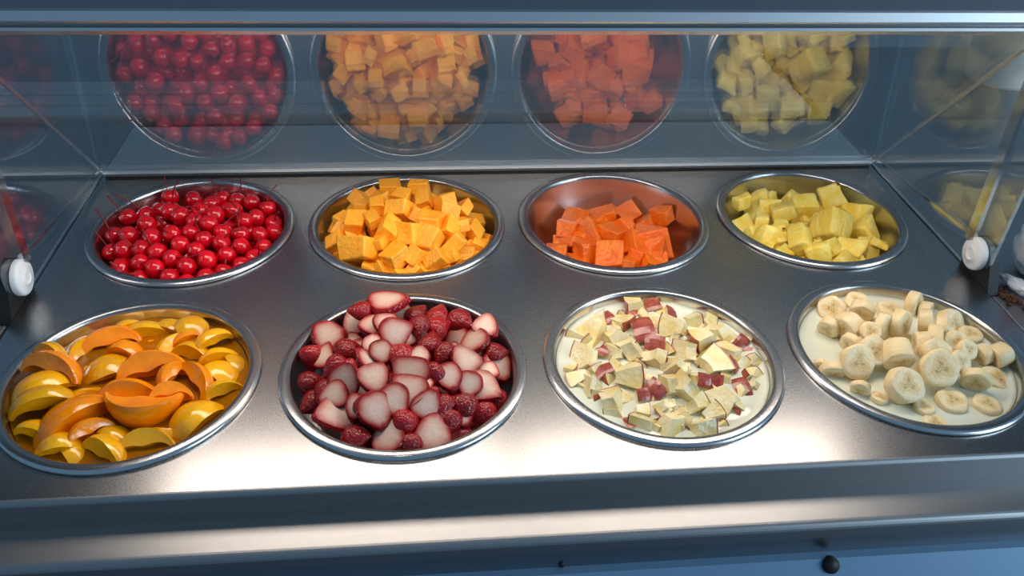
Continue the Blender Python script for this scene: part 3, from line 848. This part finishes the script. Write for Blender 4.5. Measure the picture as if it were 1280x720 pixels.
def place(name, mesh, key, pos, q, size, label, cat, group, parts=()):
    if '@' in label:
        label = label.replace('@', where(key, pos[0], pos[1]))
        group = group + ' in the pan'
    o = obj(name, mesh)
    o.location = (CENT[key][0] + pos[0], CENT[key][1] + pos[1], pos[2])
    o.rotation_mode = 'QUATERNION'; o.rotation_quaternion = q
    o.scale = (size, size, size)
    # keep the piece off the pan's wall
    mq = q.to_matrix()
    wv = [mq @ v.co * size for m_ in [mesh] + [pm for pn, pm in parts if pn != 'stem'] for v in m_.vertices]
    px, py, pz = pos[0], pos[1], pos[2]
    lift = 0.6 if key == 'peach' else 0.15
    for _ in range(14):
        ex = 0.0; rc = max(1e-4, math.hypot(px, py))
        for w_ in wv:
            zz = w_.z + pz
            if zz < 0.006:
                ex = max(ex, math.hypot(w_.x + px, w_.y + py) - inner_r(max(min(zz, 0), -0.0615)) + 0.0004)
        if ex < 0.0003: break
        k = min(1.0, ex * (0.45 if key == 'peach' else 0.9) / rc)
        px -= px * k; py -= py * k; pz += ex * lift
    pz += max(0.0, -0.0618 - min(w_.z + pz for w_ in wv))
    o.location = (CENT[key][0] + px, CENT[key][1] + py, pz)
    tag(o, label, cat, group)
    for pn, pm in parts:
        obj(pn, pm, o)
    return o

def rand_q(rnd, tilt=1.0):
    return Quaternion((0, 0, 1), rnd.uniform(0, 6.28)) @ Quaternion((1, 0, 0), rnd.gauss(0, .5) * tilt) @ Quaternion((0, 1, 0), rnd.gauss(0, .5) * tilt) @ Quaternion((0, 0, 1), rnd.uniform(0, 6.28))

def gather(key, radk):
    pts, rad = [], []
    for p_ in PICKS[key]:
        pts.append(Vector((p_[0] / 1000, p_[1] / 1000, p_[2] / 1000)))
        rad.append(p_[3] / 1000 * radk)
    return pts, rad

# cherries
rnd = random.Random(3)
pts, rad = gather('cherry', 0.47)
rad = [max(0.0105, r) for r in rad]
for p_ in pts: p_.z -= 0.002
relax(pts, rad, inner_r)
STEMDIR = {0: (-1, .35, .35), 3: (-.9, .6, .55), 30: (-1, .5, .3), 7: (-.1, .5, 1), 8: (.2, .2, 1), 9: (.9, .3, .5), 16: (.1, .5, 1), 15: (.2, .2, .9), 17: (-1, .1, .2), 45: (.4, -.4, .8), 27: (.5, .3, .8), 28: (-.1, -.6, .7), 32: (.9, -.4, .3), 41: (.7, -.6, .2), 44: (-.6, -.1, .7), 47: (-.9, .3, .4)}
for i, (p_, r) in enumerate(zip(pts, rad)):
    has = i in STEMDIR or rnd.random() < .35
    d = STEMDIR.get(i, (rnd.uniform(-1, 1), rnd.uniform(-.8, .8), rnd.uniform(.15, .8)))
    if has:
        d = Vector(d).normalized()
        for _ in range(14):
            tip = p_ + d * (r * 3.6)
            if all((p_ + d * (r * t_)).z > 0.0075 or math.hypot((p_ + d * (r * t_)).x, (p_ + d * (r * t_)).y) < inner_r(min(0, (p_ + d * (r * t_)).z)) - 0.002 for t_ in (1, 1.5, 2, 2.5, 3, 3.6)): break
            d = (d + Vector((0, 0, .16))).normalized()
    q = facing(d if has else (rnd.uniform(-1, 1), rnd.uniform(-1, 1), rnd.uniform(-1, .1)), rnd.uniform(0, 6.28))
    place('cherry', SH['cherry'], 'cherry', p_, q, 2 * r, bulk('cherry', PICKS['cherry'][i][3]) + ('red cherry with stem @' if has else 'red cherry showing no stem @'), 'cherry',
          'cherries with stems' if has else 'cherries without stems', (('stem', SH['stem'][i % 6]),) if has else ())
for x, y, z in fillers('cherry', lambda r: 0.004 - 0.016 * (r / .1) ** 3, 0.0225, 8, 2):
    place('cherry', SH['cherry'], 'cherry', (x, y, z), rand_q(rnd, 3), 0.0225, 'red cherry under the others @', 'cherry', 'cherries deep in the pan')

# cubed fruit
CUBED = (('mango', 'mango_cube', .40, 'mango cube', lambda r: 0.030 - 0.046 * (r / .1) ** 3, 0.023, 2, 1.0),
         ('papaya', 'papaya_chunk', .45, 'papaya chunk', lambda r: -0.028 - 0.012 * (r / .1) ** 3, 0.022, 1, 1.0),
         ('pineapple', 'pineapple_piece', .37, 'pineapple piece', lambda r: -0.014 - 0.022 * (r / .1) ** 3, 0.024, 1, .8))
for key, nm, rk, cat, top, fs, lay, tl in CUBED:
    rnd = random.Random(len(key) * 7)
    pts, rad = gather(key, rk)
    for p_ in pts: p_.z -= 0.006 if key != 'papaya' else 0.002
    relax(pts, rad, inner_r)
    for i, (p_, pk) in enumerate(zip(pts, PICKS[key])):
        size = pk[3] / 1000 * {'mango': 1.0, 'papaya': 1.04, 'pineapple': 1.08}[key]
        lab = bulk(key, pk[3]) + {'mango': 'yellow-orange mango cube @', 'papaya': 'deep orange papaya chunk @', 'pineapple': 'yellow pineapple piece @'}[key]
        grp = cat + 's on top'
        parts = ()
        if key == 'mango' and i in (0, 1):
            lab, grp = 'mango cube perched highest at the back rim of the pan', 'mango cubes at the back rim'
        if size > .036 and key != 'pineapple':
            lab, grp = 'large wedge-shaped %s among smaller cut pieces' % cat.split()[0], 'large %s wedges' % key
        q = rand_q(rnd, tl)
        if key == 'mango' and i in (0, 1): q = Quaternion((0, 0, 1), .15 - i * .3)
        if key == 'pineapple' and i == 8:
            lab, grp = 'pineapple piece with small brown eyes at the back of the pan', None
            q = facing((-.15, -.75, .65), 0.2)
        o = place(nm, SH[key][i % len(SH[key])], key, p_, q, size, lab, cat, grp)
        if key == 'pineapple' and i in (8, 0, 14):
            msh = o.data
            cand = sorted(msh.vertices, key=lambda v: -((q @ v.co).z * .7 - (q @ v.co).y * .6))[:24:9]
            for v in cand:
                e_ = obj('eye', lathe('eye', [(0, .03), (.04, .022), (.06, .0), (.06, -.03)], 10), o, M['eye'])
                e_.location = v.co; e_.rotation_mode = 'QUATERNION'; e_.rotation_quaternion = v.normal.to_track_quat('Z', 'Y')
            if i != 8: tag(o, 'pale yellow pineapple piece flecked with small brown eyes', None, 'flecked pineapple pieces')
    for k, (x, y, z) in enumerate(fillers(key, top, fs, 21, lay)):
        place(nm, SH[key][k % len(SH[key])], key, (x, y, z), rand_q(rnd, 1.2), fs, '%s underneath the others @' % cat, cat, '%ss underneath' % cat)

# peaches
rnd = random.Random(12)
pts, rad = gather('peach', 0.20)
order = sorted(range(len(pts)), key=lambda i: 0)
relax(pts, rad, lambda z: .098, 25, .35)
for i, pk in enumerate(PICKS['peach']):
    X, Y, Z, S, ang, roll, colr = pk
    p_ = pts[i].copy()
    size = S / 1000 * (1.16 if colr == 0 else 1.3)
    p_.z += -0.005 + rnd.uniform(-.002, .003) + (0.004 if colr == 0 else -0.001)
    sg = 1 if roll > 100 else -1
    q = Quaternion((0, 0, 1), yaw_of(ang)) @ Quaternion((0, 1, 0), rnd.uniform(-.12, .12)) @ Quaternion((1, 0, 0), sg * math.radians(roll))
    size = max(size, .042)
    p_.x *= .98; p_.y *= .98
    big = i == 4
    lab = 'largest dark orange peach slice with a wet shine' if big else bulk('peach', S) + ('orange peach slice @' if colr == 0 else 'yellow peach slice @')
    place('peach_slice', SH['peach'][i % 4][colr], 'peach', p_, q, size, lab, 'peach slice', None if big else ('orange' if colr == 0 else 'yellow') + ' peach slices')
for k, (x, y, z) in enumerate(fillers('peach', lambda r: 0.008, 0.034, 5, 1, .55)):
    place('peach_slice', SH['peach'][k % 4][1], 'peach', (x, y, z), Quaternion((0, 0, 1), rnd.uniform(0, 6.28)) @ Quaternion((1, 0, 0), rnd.uniform(-1, 1)), 0.050, 'yellow peach slice sunk in syrup @', 'peach slice', 'sunken peach slices')

# strawberries
rnd = random.Random(31)
pts, rad = gather('strawberry', 0.30)
relax(pts, rad, inner_r, 20, .3)
for i, pk in enumerate(PICKS['strawberry']):
    X, Y, Z, S, kd, ang = pk
    size = S / 1000 * (1.18 if kd == 0 else 1.05)
    p_ = pts[i].copy(); p_.z = min(p_.z, Z / 1000 + .003) - (0.001 if kd == 0 else .006)
    if kd == 0:
        q = facing((0, .1, 1) if i == 1 else (rnd.gauss(0, .28), -.42 + rnd.gauss(0, .22), .8), yaw_of(ang) + (math.pi if rnd.random() < .3 else 0))
        fl, sk = SH['slice'][i % 6]
        place('strawberry_slice', fl, 'strawberry', p_, q, size, bulk('strawberry', S) + 'pale-faced strawberry slice @', 'strawberry', 'pale-faced strawberry slices', (('skin', sk),))
    else:
        size = max(size, .026)
        q = facing((rnd.gauss(0, .35), -.25 + rnd.gauss(0, .3), .9), yaw_of(ang) + (math.pi if rnd.random() < .5 else 0))
        fl, sk = SH['half'][i % 3]
        place('strawberry_half', fl, 'strawberry', p_, q, size, bulk('strawberry', S) + 'red skin-up strawberry half @', 'strawberry', 'strawberry halves with red skin up', (('skin', sk),))
for k, (x, y, z) in enumerate(fillers('strawberry', lambda r: 0.020 - 0.034 * (r / .1) ** 3, 0.026, 9, 2)):
    if k % 3 and z > -.02:
        fl, sk = SH['slice'][k % 6]
        place('strawberry_slice', fl, 'strawberry', (x, y, z + .005), facing((rnd.gauss(0, .35), -.35 + rnd.gauss(0, .3), .8), rnd.uniform(0, 6.28)), .033, 'strawberry slice tucked between others @', 'strawberry', 'tucked strawberry slices', (('skin', sk),))
        continue
    fl, sk = SH['half'][k % 3]
    place('strawberry_half', fl, 'strawberry', (x, y, z), rand_q(rnd, 1.2), .031, 'strawberry half underneath the others @', 'strawberry', 'strawberry halves underneath', (('skin', sk),))

# apples
rnd = random.Random(44)
pts, rad = gather('apple', 0.32)
relax(pts, rad, inner_r, 20, .3)
for i, pk in enumerate(PICKS['apple']):
    X, Y, Z, S, pl = pk
    size = max(S / 1000 * (1.02 if pl else 1.28), .019)
    p_ = pts[i].copy(); p_.z += -0.008 + rnd.uniform(-.002, .002)
    if pl: nrm = (rnd.gauss(0, .4), -.35 + rnd.gauss(0, .35), .8)
    else: nrm = (rnd.gauss(0, .8), rnd.uniform(-.3, .9), rnd.uniform(-.9, .05))
    fl, pe = SH['apple'][i % 8]
    place('apple_piece', fl, 'apple', p_, facing(nrm, rnd.uniform(0, 6.28)), size, bulk('apple', S) + ('apple piece, red peel up, @' if pl else 'apple piece, pale flesh up, @'), 'apple piece',
          'apple pieces with peel up' if pl else 'apple pieces with flesh up', (('peel', pe),))

for k, (x, y, z) in enumerate(fillers('apple', lambda r: 0.010, 0.022, 6, 1, .55)):
    fl, pe = SH['apple'][(k * 3) % 8]
    place('apple_piece', fl, 'apple', (x, y, -.0095), facing((rnd.gauss(0, .8), rnd.uniform(-.3, .9), rnd.uniform(-.9, .3)), rnd.uniform(0, 6.28)), .021, 'apple piece nearly sunk in cream @', 'apple piece', 'sunken apple pieces', (('peel', pe),))

# bananas
rnd = random.Random(58)
pts, rad = gather('banana', 0.27)
relax(pts, rad, inner_r, 20, .25)
for i, pk in enumerate(PICKS['banana']):
    X, Y, Z, S, kd, ang, th = pk
    size = S / 1000 * .94
    p_ = pts[i].copy(); p_.z = min(p_.z, Z / 1000 + .004) - .002
    th *= .78
    t = min(BTH, key=lambda b: abs(b - th))
    if kd == 0:
        nrm = (math.sin(math.radians(ang)) * -.6 + rnd.gauss(0, .06), -.62, .75); p_.z -= 0.001
        lab, grp = bulk('banana', S) + 'propped banana slice @', 'propped banana slices'
    elif kd == 1:
        nrm = (rnd.gauss(0, .07), -.12 + rnd.gauss(0, .06), 1); p_.z = min(p_.z, 0.0) - 0.006
        lab, grp = bulk('banana', S) + 'flat-lying banana slice @', 'flat banana slices'
    else:
        a = yaw_of(ang)
        nrm = (math.cos(a), math.sin(a), .22); p_.z -= 0.003
        lab, grp = bulk('banana', S) + 'banana slice on its side @', 'tipped banana slices'
    place('banana_slice', SH['banana'][t][i % 3], 'banana', p_, facing(nrm, rnd.uniform(0, 6.28)), size, lab, 'banana slice', grp)
for k, (x, y, z) in enumerate(fillers('banana', lambda r: 0.010 - .02 * (r / .07) ** 2, 0.028, 4, 1)):
    if math.hypot(x, y) > .062: continue
    place('banana_slice', SH['banana'][60][k % 3], 'banana', (x, y, z), rand_q(rnd, .6), .029, 'banana slice sunk beneath the others @', 'banana slice', 'banana slices beneath')

# ------------------------------------------------------------------ things standing round the counter
# stack of white cups seen through the guard
def cup_mesh():
    n, prof, verts, faces = 72, [(.036, 0), (.0365, .004), (.046, .110), (.0475, .112), (.0475, .116), (.045, .116), (.035, .006)], [], []
    for r, z in prof:
        for k in range(n):
            rr = r * (1 + (.018 * math.cos(24 * 6.28318 * k / n) if .01 < z < .1 else 0))
            verts.append((rr * math.cos(6.28318 * k / n), rr * math.sin(6.28318 * k / n), z))
    for i in range(len(prof) - 1):
        for k in range(n):
            a, b = i * n + k, i * n + (k + 1) % n
            faces.append((a, b, b + n, a + n))
    faces.append(tuple(range(n))[::-1]); faces.append(tuple(range((len(prof) - 1) * n, len(prof) * n)))
    return pymesh('ribbed_tub', verts, faces, True)
cm_ = cup_mesh()
for x, y, sc_, lab in ((0.880, 0.570, 1.55, 'white ribbed plastic tub behind the clear guard'),):
    t_ = obj('ribbed_tub', cm_, None, M['white_plastic']); t_.location = (x, y, -0.004); t_.scale = (sc_, sc_, sc_)
    tag(t_, lab, 'tub')
# crumpled plastic bag past the right-hand pivot
M['bag'] = plain('thin_plastic_bag', lin(205, 214, 222), 0.25, var=.1, scale=30)
M['bag_print'] = plain('red_bag_print', lin(190, 60, 66), 0.4, var=.1)
def blob(name, seed, sx, sy, sz, amp):
    bm = bmesh.new()
    bmesh.ops.create_icosphere(bm, subdivisions=4, radius=1)
    for v in bm.verts:
        d = v.co.normalized()
        f_ = 1 + amp * (abs(noise.noise(d * 2.2 + Vector((seed, 0, 0)))) - .2) + amp * .4 * abs(noise.noise(d * 6 + Vector((0, seed, 0))))
        v.co = Vector((d.x * sx, d.y * sy, max(d.z, -.75) * sz)) * f_
    return bm_mesh(name, bm, True)
bag = obj('plastic_bag', blob('plastic_bag', 3, .046, .042, .044, .22), None, M['bag']); bag.location = (.600, -.005, .033)
tag(bag, 'crumpled white plastic bag beside the pivot next to the bananas', 'bag')
pr_ = obj('red_print', blob('red_print', 3, .0125, .014, .018, .2), bag, M['bag_print']); pr_.location = (-.034, -.016, .004)
w_ = obj('crumpled_wrap', blob('crumpled_wrap', 8, .007, .020, .006, .5), None, M['bag']); w_.location = (.545, -.030, .0035); w_.rotation_euler = (0, 0, .35)
tag(w_, 'crumpled scrap of shiny wrap lying by the right-hand pivot', 'wrap')

# look-alikes in the same spot of a pan: tell them apart by which lies higher
same = {}
for o in COL.objects:
    if o.parent is None and 'label' in o and 'group' in o:
        same.setdefault(o['label'], []).append(o)
for lab, os_ in same.items():
    if 2 <= len(os_) <= 5 and len(lab.split()) < 16:
        os_.sort(key=lambda o: -o.location.z)
        gaps = [a.location.z - b.location.z for a, b in zip(os_[:-1], os_[1:])]
        words = ('higher', 'lower') if len(os_) == 2 else ('highest', 'second-highest', 'third-highest', 'fourth-highest')[:len(os_) - 1] + ('lowest',)
        if min(gaps) > 0.0004:
            for o, w in zip(os_, words): o['label'] = w + ' ' + lab
